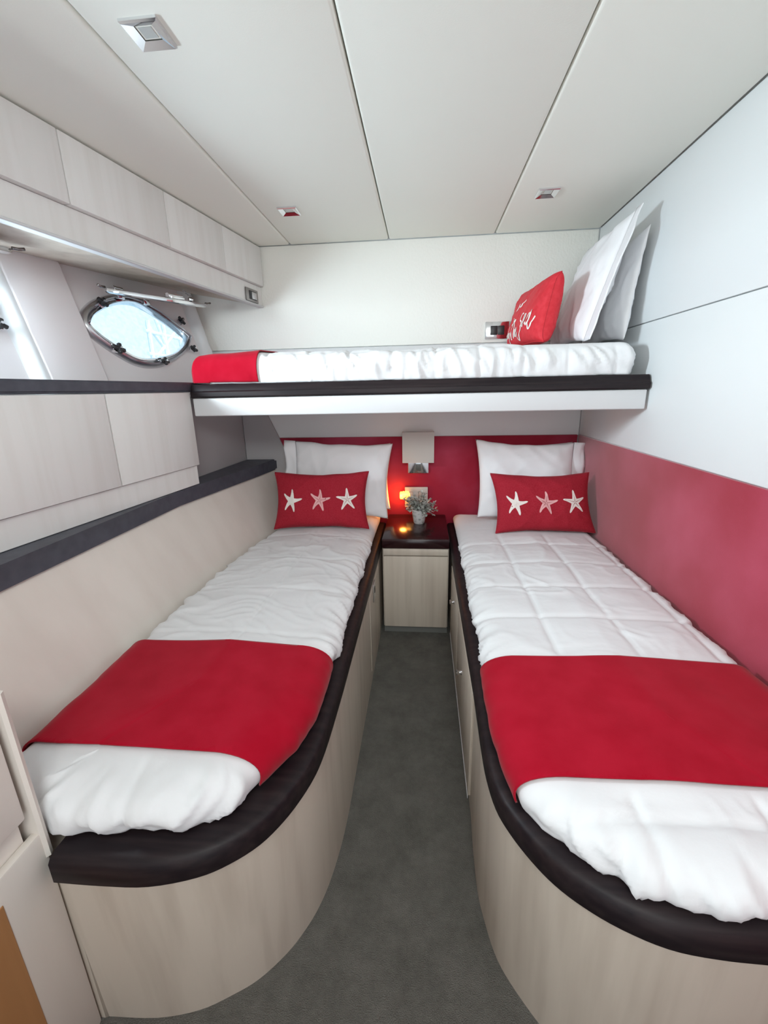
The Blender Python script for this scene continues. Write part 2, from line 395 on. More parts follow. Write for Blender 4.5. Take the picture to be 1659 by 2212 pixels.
A2, B2 = (-1.054, 1.214), (-.847, 2.449)
MO = frame_at(A2, B2); L2 = (2.416-1.214)/.9862
oc = empty('overhead_cabinet', mtx=MO, label='row of pale oak overhead lockers along the top of the left wall', cat='cabinet')
obj('cabinet_body', B(-1.3, L2, .0142, .035, 1.684, ZC-.002), M['oak_pale'], oc)
sy2 = lambda y: (y-1.214)/.9862
for a, b_ in ((-1.2, -.43), (-.426, sy2(1.342)), (sy2(1.345), sy2(1.7395)), (sy2(1.7425), sy2(2.087)), (sy2(2.0885), L2-.008)):
    obj('door', B(a, b_, -.014, .0138, 1.775, 1.957, bev=.002), M['oak_pale'], oc, True, 40)
obj('valance', B(-1.3, L2-.002, .0075, .014, 1.685, 1.774), M['oak_pale'], oc)
bm = bmesh.new(); box(bm, -1.3, L2-.002, -.002, .030, 1.6755, 1.6845, bev=.003, seg=3); obj('lip_trim', bm, M['white_trim'], oc, True, 40)['label'] = 'bright white lip along the lower edge'
bm = bmesh.new(); mi = MO.inverted(); top = []; 
rows = []
for i in range(15):
    y = -.05+2.455*i/14
    x0 = A2[0]+(y-A2[1])*.1676-.012; z1 = 1.69+max(0, (y-1.0))/1.42*.072
    xh = HP0.x-.3*(z1-HP0.z)/1.0-.1673*(YB-y)
    rows.append([mi @ Vector(p) for p in ((x0, y, 1.685), (x0, y, 1.70), (xh-.004, y, z1+.012), (xh-.004, y, z1))])
loft(bm, rows); obj('underside', bm, M['oak'], oc)

# foreground cupboard at lower left
fc = empty('end_cupboard', loc=(-.66, .49, 0), label='cream cupboard corner in the left foreground beside the foot of the left bed', cat='cupboard')
obj('carcass', B(-.28, -.012, -1.0, -.008, 0, .80), M['lining'], fc)
obj('door', B(-.012, .004, -.90, -.005, .566, .80, bev=.004), M['lining'], fc, True, 40)
obj('lower_panel', B(-.012, .005, -.90, .012, .0, .519, bev=.005), M['lining'], fc, True, 40)
bm = bmesh.new(); prism(bm, [(-.10, .005), (.006, .005), (.010, .010), (.006, .018), (-.10, .018)], .465, .80)
obj('edge_strip', bm, M['lining'], fc, True, 40)
obj('wood_inlay', B(.003, .0065, -.90, -.073, .02, .475, bev=.002), M['wood'], fc)['label'] = 'tan varnished wood panel set in the cupboard side'

# ---------------------------------------------------------------- lower beds
def strip(outer, inset):
    return outer
L_BASE = [(-.222, 2.405), (-.222, 1.0), (-.226, .90), (-.238, .80), (-.255, .733), (-.277, .684), (-.307, .638), (-.354, .59), (-.404, .559), (-.462, .532), (-.543, .514), (-.645, .508)]
R_BASE = [(.147, 2.405), (.147, 1.0), (.143, .90), (.143, .80), (.152, .736), (.167, .675), (.191, .629), (.239, .568), (.275, .535), (.325, .506), (.39, .484), (.46, .476), (.55, .476), (.828, .476)]
L_RIM = [(-.2195, 2.405), (-.2195, 1.0), (-.2215, .86), (-.2245, .78), (-.231, .722), (-.246, .666), (-.268, .613), (-.298, .566), (-.340, .529), (-.388, .503), (-.464, .483), (-.546, .478), (-.633, .477)]
R_RIM = [(.1385, 2.405), (.1385, 1.0), (.1365, .88), (.1355, .80), (.137, .734), (.146, .668), (.165, .620), (.193, .574), (.223, .538), (.260, .509), (.306, .484), (.365, .464), (.430, .457), (.52, .456), (.828, .456)]
def smooth_path(p):
    q = catmull([Vector((*a, 0)) for a in p[1:]], 4)
    return [p[0], (p[0][0], 1.9), (p[0][0], 1.5), (p[0][0], 1.2)]+[(v.x, v.y) for v in q]

def bed_base(name, path, rim, inner, sgn, label):
    root = empty(name, loc=(0, 0, 0), label=label, cat='bed')
    P = smooth_path(path)
    poly = P+inner; top_ = smooth_path(rim)
    def toward(p, f):
        v = Vector(p); best = None
        for a, b_ in zip(top_, top_[1:]):
            a, b_ = Vector(a), Vector(b_); t = max(0, min(1, (v-a).dot(b_-a)/max(1e-9, (b_-a).length_squared))); q = a.lerp(b_, t)
            if best is None or (q-v).length < (best-v).length: best = q
        q = v.lerp(best, f); return (q.x, q.y)
    bm = bmesh.new(); lean = [p if p[1] > .95 else toward(p, .6) for p in P]
    loft(bm, [[(x, y, 0) for x, y in P+inner], [(x, y, .428) for x, y in lean+inner]])
    obj('base_panel', bm, M['oak'], root, True, 35)
    # dark rim, an eased moulding that stands proud of the base
    pr = [(-.080, .4635), (-.080, .478), (-.070, .486), (-.016, .486), (-.006, .483), (.0, .475), (.0, .434), (-.004, .429), (-.012, .429), (-.012, .4635)]
    if sgn > 0: pr = [(-a, b_) for a, b_ in pr]
    bm = bmesh.new(); sweep(bm, smooth_path(rim), [(-a, b_) for a, b_ in pr]); obj('rim_moulding', bm, M['wenge'], root, True, 40)['label'] = 'dark wenge rim along the top edge'
    return root
lb = bed_base('berth_base', L_BASE, L_RIM, [(-.651, .5055), (-.80, .506), (-.80, 1.45), (-.74, 2.405)], -1, 'left bed base with a rounded foot, pale oak below a dark rim')
rb = bed_base('berth_base', R_BASE, R_RIM, [(.828, 2.405)], 1, 'right bed base with a rounded foot, pale oak below a dark rim')
# left: locker door with slam latch; right: two drawer fronts with knobs
d1 = obj('locker_door', B(-.224, -.2205, 1.60, 1.94, .05, .405, bev=.0012), M['oak'], lb)
bm = bmesh.new(); box(bm, -.2215, -.2165, 1.705, 1.765, .330, .415, bev=.002); o = obj('latch', bm, M['steel'], d1, True, 40); o['label'] = 'square metal slam latch'
bm = bmesh.new(); box(bm, -.217, -.2145, 1.728, 1.745, .365, .392, bev=.001); obj('latch_lever', bm, M['black'], d1)
for y0, y1, ky, kz in ((1.545, 1.945, 1.736, .325), (1.03, 1.535, 1.32, .268)):
    dr = obj('drawer_front', B(.139, .148, y0, y1, .045, .412, bev=.002), M['oak'], rb, True, 40)
    bm = bmesh.new(); tube(bm, [(.140, ky, kz), (.134, ky, kz), (.126, ky, kz), (.122, ky, kz), (.119, ky, kz)], .011, 14, [.9, .55, .6, 1, .8]); obj('knob', bm, M['chrome'], dr, True, 50)
bm = bmesh.new(); box(bm, .1375, .1395, 1.03, 1.945, .034, .044); obj('lit_bottom_edge', bm, M['white_trim'], rb)  # white strip paints in the light caught along the drawers' bottom edge

# ---------------------------------------------------------------- duvets and runners
def fbm(v, o=3):
    s = 0; a = 1
    for i in range(o): s += a*noise.noise(v); v = v*2.03; a *= .5
    return s
def ridge(v): return 1-abs(noise.noise(v))*2

def slab_mesh(outline, step, medial, z0, h, rad_fn, disp, off=0, K=34, under=-50):
    """soft slab: rings from the tucked-in lower edge, round the side, over the top to a medial line"""
    P, ds = resample(outline, step); n = len(P)
    a, b_ = Vector(medial[0]), Vector(medial[1]); ab = b_-a
    th = [under+(90-under)*k/15 for k in range(16)]
    rings = [[] for _ in range(16+K)]
    for i, p in enumerate(P):
        t = max(0, min(1, (p-a).dot(ab)/ab.length_squared)); m = a+ab*t
        D = (m-p).length; inw = (m-p)/D; rad = min(rad_fn(p), D*.8)
        zc = z0+h*.42
        for k, ang in enumerate(th):
            c, s = math.cos(R(ang)), math.sin(R(ang))
            ins = rad*(1-c)*(1 if s > 0 else .3); z = zc+(h*.58*s if s > 0 else h*.42*s/math.sin(R(-under)))
            q = p+inw*ins
            dd = disp(q.x, q.y, i*ds, ang)+off
            rings[k].append(Vector((q.x-inw.x*dd*c, q.y-inw.y*dd*c, max(z0+off, z+dd*max(s, -.3)))))
        for k in range(K):
            f = (k+1)/K; q = p+inw*(rad+(D-rad)*f)
            dd = disp(q.x, q.y, i*ds, 90)+off
            rings[16+k].append(Vector((q.x, q.y, z0+h+dd+.012*f)))
    bm = bmesh.new(); V = [[bm.verts.new(q) for q in r] for r in rings]
    for r1, r2 in zip(V, V[1:]):
        for i in range(n):
            j = (i+1) % n; bm.faces.new((r1[i], r1[j], r2[j], r2[i]))
    bm.faces.new(V[0][::-1])
    bmesh.ops.remove_doubles(bm, verts=V[-1], dist=.004)
    return bm

def smoothstep(a, b_, x):
    t = max(0, min(1, (x-a)/(b_-a))); return t*t*(3-2*t)
def duvet_disp(seed, gx, gy, x0, y0, side=1.0, top=1.0, quilt=1.0, cross=(1, 1), run=None, run_disp=None, axis=1, flat=None):
    """wrinkles of a duvet; pressed smooth under the runner, calm under the pillows"""
    def f(x, y, s, ang):
        v = Vector((x*3+seed, y*3, seed*.7))
        w_ = fbm(v*1.3, 3)*.005*top
        wx, wy = fbm(v*1.1, 2)*.16, fbm(v*1.1+Vector((9, 4, 2)), 2)*.16
        c = ridge(Vector(((x+wx)*5*cross[0]+seed, (y+wy)*5*cross[1], 1.3)))**5*.0055
        c += ridge(Vector(((x+wx)*11*cross[0], (y+wy)*11*cross[1], seed)))**5*.0032*max(0, .45+noise.noise(v*1.7))
        c += ridge(Vector(((x*.8+y*.6+wx)*13, (y*.8-x*.6)*5, seed+7)))**6*.0035*max(0, .3+noise.noise(v*1.2+Vector((5, 5, 5))))
        qx = abs(((x-x0+wx*.06)/gx+.5) % 1-.5)*gx; qy = abs(((y-y0+wy*.06)/gy+.5) % 1-.5)*gy
        q = quilt*(-.0055*(math.exp(-(qx/.008)**2)+math.exp(-(qy/.008)**2))+.005*min(1, qx/.07)*min(1, qy/.07))
        m = max(0, math.cos(R(max(-20, ang)-10)))**2
        sl = s+.10*noise.noise(Vector((s*5, seed, 3)))*(ang/90)+.05*(ang/90)
        g = (ridge(Vector((sl*17, seed, ang*.006)))**3*.0075+noise.noise(Vector((sl*30, seed, ang*.012)))*.005+ridge(Vector((sl*41, seed+5, ang*.01)))**4*.0035)*m*side
        if ang < 5: g += noise.noise(Vector((s*7, seed*2, 0)))*.010*side*min(1, (5-ang)/30)
        d = w_+c*top+q+g-.003
        if flat: d *= 1-.92*smoothstep(flat[0], flat[1], (x, y)[flat[2]])
        if run:
            k = (x, y)[axis]
            mk = smoothstep(run[0]-.035, run[0]-.006, k)*(1-smoothstep(run[1]+.006, run[1]+.035, k))
            d = d*(1-mk)+run_disp(x, y, s, ang)*mk
        return d
    return f
def smooth_disp(seed, amp=1.0):
    def f(x, y, s, ang):
        m = max(0, math.cos(R(max(-20, ang))))**2
        return amp*(fbm(Vector((x*3+seed, y*3, seed)), 2)*.004+noise.noise(Vector((s*11, seed, 0)))*.0035*m+noise.noise(Vector((s*38, seed, ang*.01)))*.002*m
                    + max(0, noise.noise(Vector((x*9+y*4, y*2-x, seed))))*.004)
    return f

def runner_from(bm, lo, hi, name, m, axis, label, group, wob=.004):
    nv = Vector((1, 0, 0)) if axis == 0 else Vector((0, 1, 0))
    for v, nn in ((lo, -nv), (hi, nv)):
        bmesh.ops.bisect_plane(bm, geom=bm.verts[:]+bm.edges[:]+bm.faces[:], plane_co=nv*v, plane_no=nn, clear_outer=True)
    zmin = min(v.co.z for v in bm.verts)
    bot = [f for f in bm.faces if all(v.co.z < zmin+.003 for v in f.verts)]
    bmesh.ops.delete(bm, geom=bot, context='FACES')
    o_ = 1-axis
    for v in bm.verts: v.co[axis] += wob*noise.noise(Vector((v.co[o_]*4, v.co.z*6, lo)))
    o = obj(name, bm, m, None, True)
    md = o.modifiers.new('thickness', 'SOLIDIFY'); md.thickness = .004; md.offset = 1
    return props(o, label, 'bed runner', group)

# left
LO = [(-.252, 2.385), (-.255, 1.62), (-.264, 1.58), (-.255, 1.5), (-.252, 1.2), (-.245, 1.08), (-.256, .98), (-.252, .90), (-.252, .81), (-.273, .725), (-.318, .645), (-.352, .578), (-.432, .536), (-.50, .524), (-.58, .514), (-.64, .517), (-.71, .520), (-.785, .54), (-.808, .60),
      (-.818, .75), (-.824, 1.2), (-.824, 1.45), (-.785, 1.9), (-.728, 2.385)]
LR = lambda p: .085 if p.x > -.70 else .05
LMED = ((-.53, .83), (-.51, 2.10))
RUN = (.632, .992); OFF = .0055
sd1 = smooth_disp(8.2)
bm = slab_mesh(LO, .0075, LMED, .4885, .078, LR, duvet_disp(3.1, .30, .29, -.52, 1.05, side=1.35, top=1.0, quilt=.55, cross=(.5, 1.25), run=RUN, run_disp=sd1, flat=(1.90, 2.02, 1)))
props(obj('duvet', bm, M['cotton'], None, True), 'white quilted duvet tucked on the left bed', 'duvet', 'white duvets on the three beds')
bm = slab_mesh(LO, .0075, LMED, .4885, .078, LR, sd1, off=OFF)
runner_from(bm, *RUN, 'bed_runner', M['red_cloth'], 1, 'red bed runner laid across the foot of the left bed', 'red bed runners')
# right
RO = [(.172, 2.385), (.172, 1.5), (.166, 1.2), (.160, .90), (.158, .80), (.166, .70), (.181, .625), (.205, .583), (.245, .552), (.288, .526), (.312, .522), (.326, .495), (.40, .477), (.457, .468), (.50, .474), (.60, .470), (.70, .475), (.78, .49), (.805, .56),
      (.816, .75), (.816, 1.5), (.816, 2.385)]
RR = lambda p: .085 if p.x < .70 else .05
RMED = ((.50, .80), (.50, 2.10))
sd2 = smooth_disp(21.2, .7)
bm = slab_mesh(RO, .0075, RMED, .4885, .068, RR, duvet_disp(11.7, .205, .215, .36, 1.0, side=1.1, top=.75, quilt=1.0, run=RUN, run_disp=sd2, flat=(1.90, 2.02, 1)))
props(obj('duvet', bm, M['cotton'], None, True), 'white quilted duvet on the right bed beside the red wall', 'duvet', 'white duvets on the three beds')
bm = slab_mesh(RO, .0075, RMED, .4885, .068, RR, sd2, off=OFF)
runner_from(bm, *RUN, 'bed_runner', M['red_cloth'], 1, 'red bed runner laid across the foot of the right bed', 'red bed runners')

# ---------------------------------------------------------------- upper bunk
bk = empty('upper_bunk', loc=(0, 0, 0), label='upper bunk platform across the cabin, dark rail over a white fascia', cat='bunk')
obj('base_board', B(-.94, XR-.007, 1.745, 2.40, 1.165, 1.262), M['oak_pale'], bk)
bm = bmesh.new(); box(bm, -.944, XR-.010, 1.727, 1.744, 1.152, 1.224, bev=.005, seg=3); obj('fascia', bm, M['white_trim'], bk, True, 40)
bm = bmesh.new()
prf = [(1.722, 1.2255), (1.717, 1.231), (1.717, 1.247), (1.724, 1.252), (1.732, 1.272), (1.738, 1.2775), (1.775, 1.2775), (1.775, 1.2635), (1.7455, 1.2635), (1.7455, 1.2255)]
loft(bm, [[(x, y, z) for y, z in prf] for x in (-.945, -.3, .3, XR-.006)])
obj('front_rail', bm, M['wenge'], bk, True, 30)['label'] = 'dark wenge rail along the bunk edge'

UO = [(-.945, 1.742), (.76, 1.742), (.785, 1.765), (.79, 2.38), (.77, 2.395), (-.955, 2.395), (-.985, 2.35), (-.985, 1.80)]
UMED = ((-.70, 2.07), (.50, 2.07))
sdu = smooth_disp(44.0, 1.4); URUN = (-.972, -.663)
udr = lambda x, y, s, a: sdu(x, y, s, a)-.018*max(0, (-.66-x)/.3)
ud0 = duvet_disp(31.3, .168, .22, .04, 2.0, side=1.5, top=1.2, quilt=.9, run=URUN, run_disp=sdu, axis=0, flat=(.30, .40, 0))
def udd(x, y, s, a):
    k = smoothstep(35, 75, a)*smoothstep(.30, .40, x)
    return ud0(x, y, s, a)*k+(ud1(x, y, s, a) if k < 1 else 0)*(1-k)-.018*max(0, (-.66-x)/.3)
ud1 = duvet_disp(31.3, .168, .22, .04, 2.0, side=1.5, top=1.2, quilt=.9, run=URUN, run_disp=sdu, axis=0)
bm = slab_mesh(UO, .0065, UMED, 1.2785, .118, lambda p: .055, udd, K=16)
props(obj('duvet', bm, M['cotton'], None, True), 'white quilted duvet on the upper bunk', 'duvet', 'white duvets on the three beds')
bm = slab_mesh(UO, .0065, UMED, 1.2785, .118, lambda p: .055, udr, off=OFF, K=16)
runner_from(bm, *URUN, 'bed_runner', M['red_cloth'], 0, 'red bed runner at the porthole end of the upper bunk', 'red bed runners')

# ---------------------------------------------------------------- pillows and cushions
def pillow_surface(c, ax, ay, T, pinch, seed, wr, sag=0, p=2.4, e=.5, gus=0):
    c, ax, ay = Vector(c), Vector(ax), Vector(ay); nz = ax.cross(ay).normalized()
    def f(a, b_, side=1, off=0):
        x = a*(1-pinch*(1-b_*b_)*abs(a)**3); y = b_*(1-pinch*1.3*(1-a*a)*abs(b_)**3)
        t = (max(0, 1-abs(a)**p)*max(0, 1-abs(b_)**p))**e
        q = Vector((a*ax.length*9+seed, b_*ay.length*9, seed+side))
        w_ = (fbm(q*.6, 2)*wr+ridge(Vector((q.x*1.1+q.y*.7, q.y*.5, seed)))**4*wr*.9+ridge(Vector((q.x*.5-q.y*1.2, q.x*.6, seed+3)))**5*wr*.8)*min(1, t*1.5)
        # radial gathers towards the corners
        ed = max(abs(a), abs(b_))
        w_ += noise.noise(Vector((math.atan2(b_, a)*7, seed, 0)))*wr*.8*ed**4*min(1, t*3)
        thick = T*(1+sag*-b_)*t+gus*(1-abs(a*b_)**8)
        return c+ax*x+ay*y+nz*(side*(thick+w_)+off)+ay.normalized()*noise.noise(Vector((a*2.5, seed, side*0)))*wr*1.0*abs(b_)
    return f
def pillow_bm(f, n=44, m=32, gus=0):
    bm = bmesh.new(); sides = []
    ss = lambda k, n: math.sin(math.pi/2*(2*k/n-1))*.35+(2*k/n-1)*.65
    for side in (1, -1):
        V = [[bm.verts.new(f(ss(i, n), ss(j, m), side)) for i in range(n+1)] for j in range(m+1)]
        for j in range(m):
            for i in range(n): bm.faces.new((V[j][i], V[j][i+1], V[j+1][i+1], V[j+1][i]))
        sides.append([V[0][i] for i in range(n)]+[V[j][n] for j in range(m)]+[V[m][i] for i in range(n, 0, -1)]+[V[j][0] for j in range(m, 0, -1)])
    if gus:
        A, B_ = sides
        for k in range(len(A)): bm.faces.new((A[k-1], A[k], B_[k], B_[k-1]))
    bmesh.ops.remove_doubles(bm, verts=bm.verts, dist=.0004)
    return bm

def seam(f, n=60, r=.002):
    pts = [f(-1+2*k/n, -1) for k in range(n)]+[f(1, -1+2*k/n) for k in range(n)]+[f(1-2*k/n, 1) for k in range(n)]+[f(-1, 1-2*k/n) for k in range(n+1)]
    bm = bmesh.new(); tube(bm, pts, r, 6); return bm

def flap(f, a_sign, length, seed, ax):
    """open hem of a pillowcase, a thin wavy sleeve beyond the stuffed part"""
    bm = bmesh.new(); rows = []
    for k in range(7):
        row = []
        for j in range(25):
            b_ = -1+2*j/24; p = f(a_sign, b_)
            d = Vector(ax).normalized()*a_sign*length*k/6
            wv = Vector((0, -1, .15))*(noise.noise(Vector((b_*3.2, k*.25, seed)))*.034*k/6)
            row.append(p+d*(1-.25*abs(noise.noise(Vector((b_*2, seed, 9)))))+wv)
        rows.append(row)
    V = loft(bm, rows, closed=False)
    return bm
PG = 'white pillows'
def pillow(name, c, ax, ay, T, seed, label, wr=.006, pinch=.07, flap_side=0, sag=.15):
    f = pillow_surface(c, ax, ay, T, pinch, seed, wr, sag)
    o = obj(name, pillow_bm(f), M['pillow'], None, True); props(o, label, 'pillow', PG)
    if flap_side:
        fo = obj('pillowcase_flap', flap(f, flap_side, .065, seed, ax), M['pillow'], o, True)
        md = fo.modifiers.new('t', 'SOLIDIFY'); md.thickness = .003
    return o, f
# left bed: two stacked against the back wall, the front one fully seen
pillow('pillow', (-.455, 2.358, .772), (.270, 0, .0), (0, .036, .183), .030, 2.0, 'white pillow mostly hidden behind the front pillow of the left bed', wr=.002)
pillow('pillow', (-.445, 2.245, .780), (.268, -.004, -.014), (.012, .050, .196), .054, 5.5, 'plump white pillow upright at the head of the left bed', flap_side=-1, wr=.009)
# right bed
pillow('pillow', (.565, 2.358, .768), (.235, 0, .0), (0, .036, .184), .030, 7.0, 'white pillow mostly hidden behind the front pillow of the right bed', wr=.003)
pillow('pillow', (.530, 2.245, .770), (.252, .0, -.012), (-.006, .050, .200), .054, 9.1, 'plump white pillow upright at the head of the right bed', flap_side=1, wr=.009)
# upper bunk: two leaning on the right wall
pillow('pillow', (.690, 2.085, 1.628), (0, -.240, 0), (.068, -.005, .220), .046, 12.0, 'white pillow leaning on the right wall, front one on the upper bunk', flap_side=1, wr=.008)
pillow('pillow', (.793, 2.085, 1.604), (.0, -.238, 0), (.022, .0, .196), .030, 15.3, 'white pillow flat against the right wall, rear one on the upper bunk', wr=.005)

def star(f, a0, b0, s, rot, kind, name, parent, asp):
    """starfish printed on a cushion face: five tapering, bending arms lying on the fabric"""
    mats = {'plain': [M['print_white'], M['print_line']], 'pink': [M['print_pink'], M['print_line']], 'lined': [M['print_white'], M['print_line']]}[kind]
    bm = bmesh.new()
    def put(x, y, off): return bm.verts.new(f(a0+x*s/asp, b0+y*s, 1, off))
    for k in range(5):
        base = rot+k*2*math.pi/5; bend = (.25, -.18, .3, -.12, .15)[k] if kind != 'lined' else .05
        def at(r, side, wd):
            t = base+bend*(r-.3); return (r*math.cos(t)-side*wd*math.sin(t), r*math.sin(t)+side*wd*math.cos(t))
        rows = []
        for i in range(9):
            r = i/8; wd = (.20*(1-r)**1.6+.075) if i < 8 else .03
            if i == 0: wd = .12
            rows.append([put(*at(max(r, .001), sd, wd), .0016) for sd in (-1, 0, 1)])
        for r1, r2 in zip(rows, rows[1:]):
            for j in range(2): bm.faces.new((r1[j], r1[j+1], r2[j+1], r2[j]))
        if kind != 'plain':
            ln = [[put(*at(.06+.55*i/6, sd, .022*(1-i/7)), .0028) for sd in (-1, 1)] for i in range(7)]
            for r1, r2 in zip(ln, ln[1:]):
                fc_ = bm.faces.new((r1[0], r1[1], r2[1], r2[0])); fc_.material_index = 1
    return obj(name, bm, mats, parent)

def star_cushion(c, ax, ay, seed, label):
    f = pillow_surface(c, ax, ay, .052, .09, seed, .005, .1)
    o = obj('lumbar_cushion', pillow_bm(f, 56, 36), M['red_cushion'], None, True); props(o, label, 'cushion', 'red starfish cushions')
    obj('piped_seam', seam(f), M['red_cushion'], o, True)
    asp = Vector(ax).length/Vector(ay).length
    star(f, -.60, -.05, .40, R(75), 'plain', 'starfish_print', o, asp)['label'] = 'plain white starfish print'
    star(f, .0, -.04, .38, R(78), 'pink', 'starfish_print', o, asp)['label'] = 'pink starfish print with dark grooves'
    star(f, .58, -.02, .40, R(93), 'lined', 'starfish_print', o, asp)['label'] = 'white starfish print with dark grooves'
    return o
star_cushion((-.512, 2.045, .714), (.240, .012, 0), (-.003, .050, .136), 4.4, 'red lumbar cushion with three starfish on the left bed')
star_cushion((.572, 2.050, .702), (.236, .012, .0), (-.012, .050, .137), 6.6, 'red lumbar cushion with three starfish on the right bed')

# upper cushion with script lettering
f = pillow_surface((.482, 2.108, 1.541), (-.020, .226, 0), (.026, .006, .126), .042, .04, 17.0, .0045, .25, p=3, e=.5, gus=.016)
f2 = lambda a, b_, side=1, off=0: f(a, b_, -side, -off)
cu = obj('lumbar_cushion', pillow_bm(f, 56, 36, 1), M['red_print'], None, True); props(cu, 'red cushion with white script lettering on the upper bunk', 'cushion')
obj('piped_seam', seam(f2), M['red_print'], cu, True)
# strokes in cushion space: u runs from the far end (0) to the near end (1), v up
STROKES = [
    [(.18, .16), (.20, .42), (.205, .50), (.19, .30), (.20, .17), (.225, .20), (.23, .30), (.21, .32)],                               # b
    [(.255, .32), (.262, .20), (.285, .20), (.295, .33), (.285, .10), (.26, .02)],                                                   # y
    [(.36, .66), (.345, .40), (.35, .16), (.37, .14)], [(.31, .50), (.36, .55), (.41, .58)],                                         # t
    [(.42, .62), (.41, .38), (.415, .16), (.43, .34), (.455, .34), (.46, .17)],                                                      # h
    [(.475, .26), (.50, .32), (.505, .38), (.485, .36), (.48, .22), (.50, .17), (.53, .24)],                                         # e
    [(.655, .66), (.60, .68), (.58, .56), (.64, .46), (.645, .26), (.60, .06), (.565, .10), (.57, .26)],                             # S
    [(.665, .40), (.70, .50), (.715, .62), (.685, .62), (.675, .42), (.70, .34), (.735, .42)],                                       # e
    [(.825, .62), (.785, .60), (.765, .44), (.785, .36), (.825, .50), (.845, .68), (.815, .40), (.83, .26), (.86, .30), (.92, .52)], # a
    [(.42, .93), (.46, .90), (.50, .97), (.54, 1.04)], [(.34, .84), (.38, .88), (.42, .99)],                                         # tail of the line above
]
bm = bmesh.new()
for st in STROKES:
    P = catmull([(x, y, 0) for x, y in st], 7); prev = None
    for i, p in enumerate(P):
        t = (P[min(i+1, len(P)-1)]-P[max(i-1, 0)]); t = Vector((t.x*3.0, t.y, 0)); t = t.normalized() if t.length else Vector((1, 0, 0))
        wd = .014+.012*abs(t.y)
        q = []
        for sd in (-1, 1):
            u_, v_ = p.x-sd*t.y*wd*.42, p.y+sd*t.x*wd
            q.append(bm.verts.new(f2(1-2*u_, -.98+v_*1.36, 1, .0016)))
        if prev: bm.faces.new((prev[0], prev[1], q[1], q[0]))
        prev = q
obj('script_lettering', bm, M['print_white'], cu)['label'] = 'white handwritten script print'

# ---------------------------------------------------------------- nightstand and what is on and over it
ns = empty('nightstand', loc=(-.037, 2.19, 0), label='narrow oak nightstand with glossy dark top between the beds', cat='nightstand')
def nb(name, x0, x1, y0, y1, z0, z1, m, bev=.002, par=None):
    return obj(name, B(x0+.037, x1+.037, y0-2.19, y1-2.19, z0, z1, bev=bev), m, par or ns, True, 40)
nb('top', -.204, .128, 1.967, 2.408, .487, .537, M['wenge_gloss'], .007)
nb('carcass', -.203, .127, 1.990, 2.405, .046, .486, M['oak'])
nb('top_rail', -.200, .124, 1.974, 1.992, .447, .4855, M['oak'], .006)
nb('door', -.198, .122, 1.978, 1.991, .049, .443, M['oak'], .003)
nb('kick_strip', -.203, .127, 2.010, 2.40, 0, .045, M['kick'], 0)

sc_ = empty('wall_sconce', loc=(-.03, 2.41, .85), label='wall sconce with square cream shade over the nightstand', cat='lamp')
bm = bmesh.new(); box(bm, -.058, .058, -.010, .0035, -.068, .08, bev=.002); obj('back_plate', bm, M['chrome'], sc_, True, 40)
bm = bmesh.new()
for a in ((-.087, -.084, -.062, -.004), (.084, .087, -.062, -.004)): box(bm, a[0], a[1], a[2], a[3], .0, .167)
box(bm, -.087, .087, -.066, -.062, .0, .167, bev=.001); obj('shade', bm, M['shade'], sc_, True, 40)
bm = bmesh.new(); tube(bm, [(0, -.008, .04), (0, -.034, .04), (0, -.034, .06)], .006, 8); lathe(bm, [(.004, .06), (.014, .075), (.016, .10), (.010, .118), (.001, .122)], 14, (0, -.034, 0)); obj('bulb', bm, M['lampglass'], sc_, True)

sp_ = empty('socket_plate', loc=(-.041, 2.413, .64), label='grey-white socket plate on the red wall behind the plant', cat='socket')
bm = bmesh.new(); box(bm, -.066, .066, -.009, .0008, -.06, .06, bev=.003); obj('plate', bm, M['plate'], sp_, True, 40)
bm = bmesh.new(); box(bm, -.045, .045, -.012, -.008, -.03, .03, bev=.002); obj('rocker', bm, M['plate'], sp_, True, 40)

nl = empty('night_light', loc=(-.105, 2.395, .655), label='small glowing amber night light plugged in above the nightstand', cat='night light')
bm = bmesh.new(); lathe(bm, [(.018, -.030), (.024, -.024), (.021, -.018), (.026, -.010), (.0225, -.004), (.027, .004), (.023, .010), (.025, .018), (.016, .027), (.001, .030)], 20)
for v in bm.verts: v.co = Vector((v.co.z*1.0, v.co.y*.7-.006, v.co.x))
obj('ribbed_lens', bm, M['amber'], nl, True, 60)
bm = bmesh.new(); box(bm, .020, .046, -.012, .004, -.02, .02, bev=.003); obj('plug_body', bm, M['plate'], nl, True, 40)
pl_ = bpy.data.lights.new('night_light_glow', 'POINT'); pl_.energy = .9; pl_.color = (1, .36, .06); pl_.shadow_soft_size = .02
po = bpy.data.objects.new('night_light_glow', pl_); C.objects.link(po); po.location = (-.135, 2.365, .655)

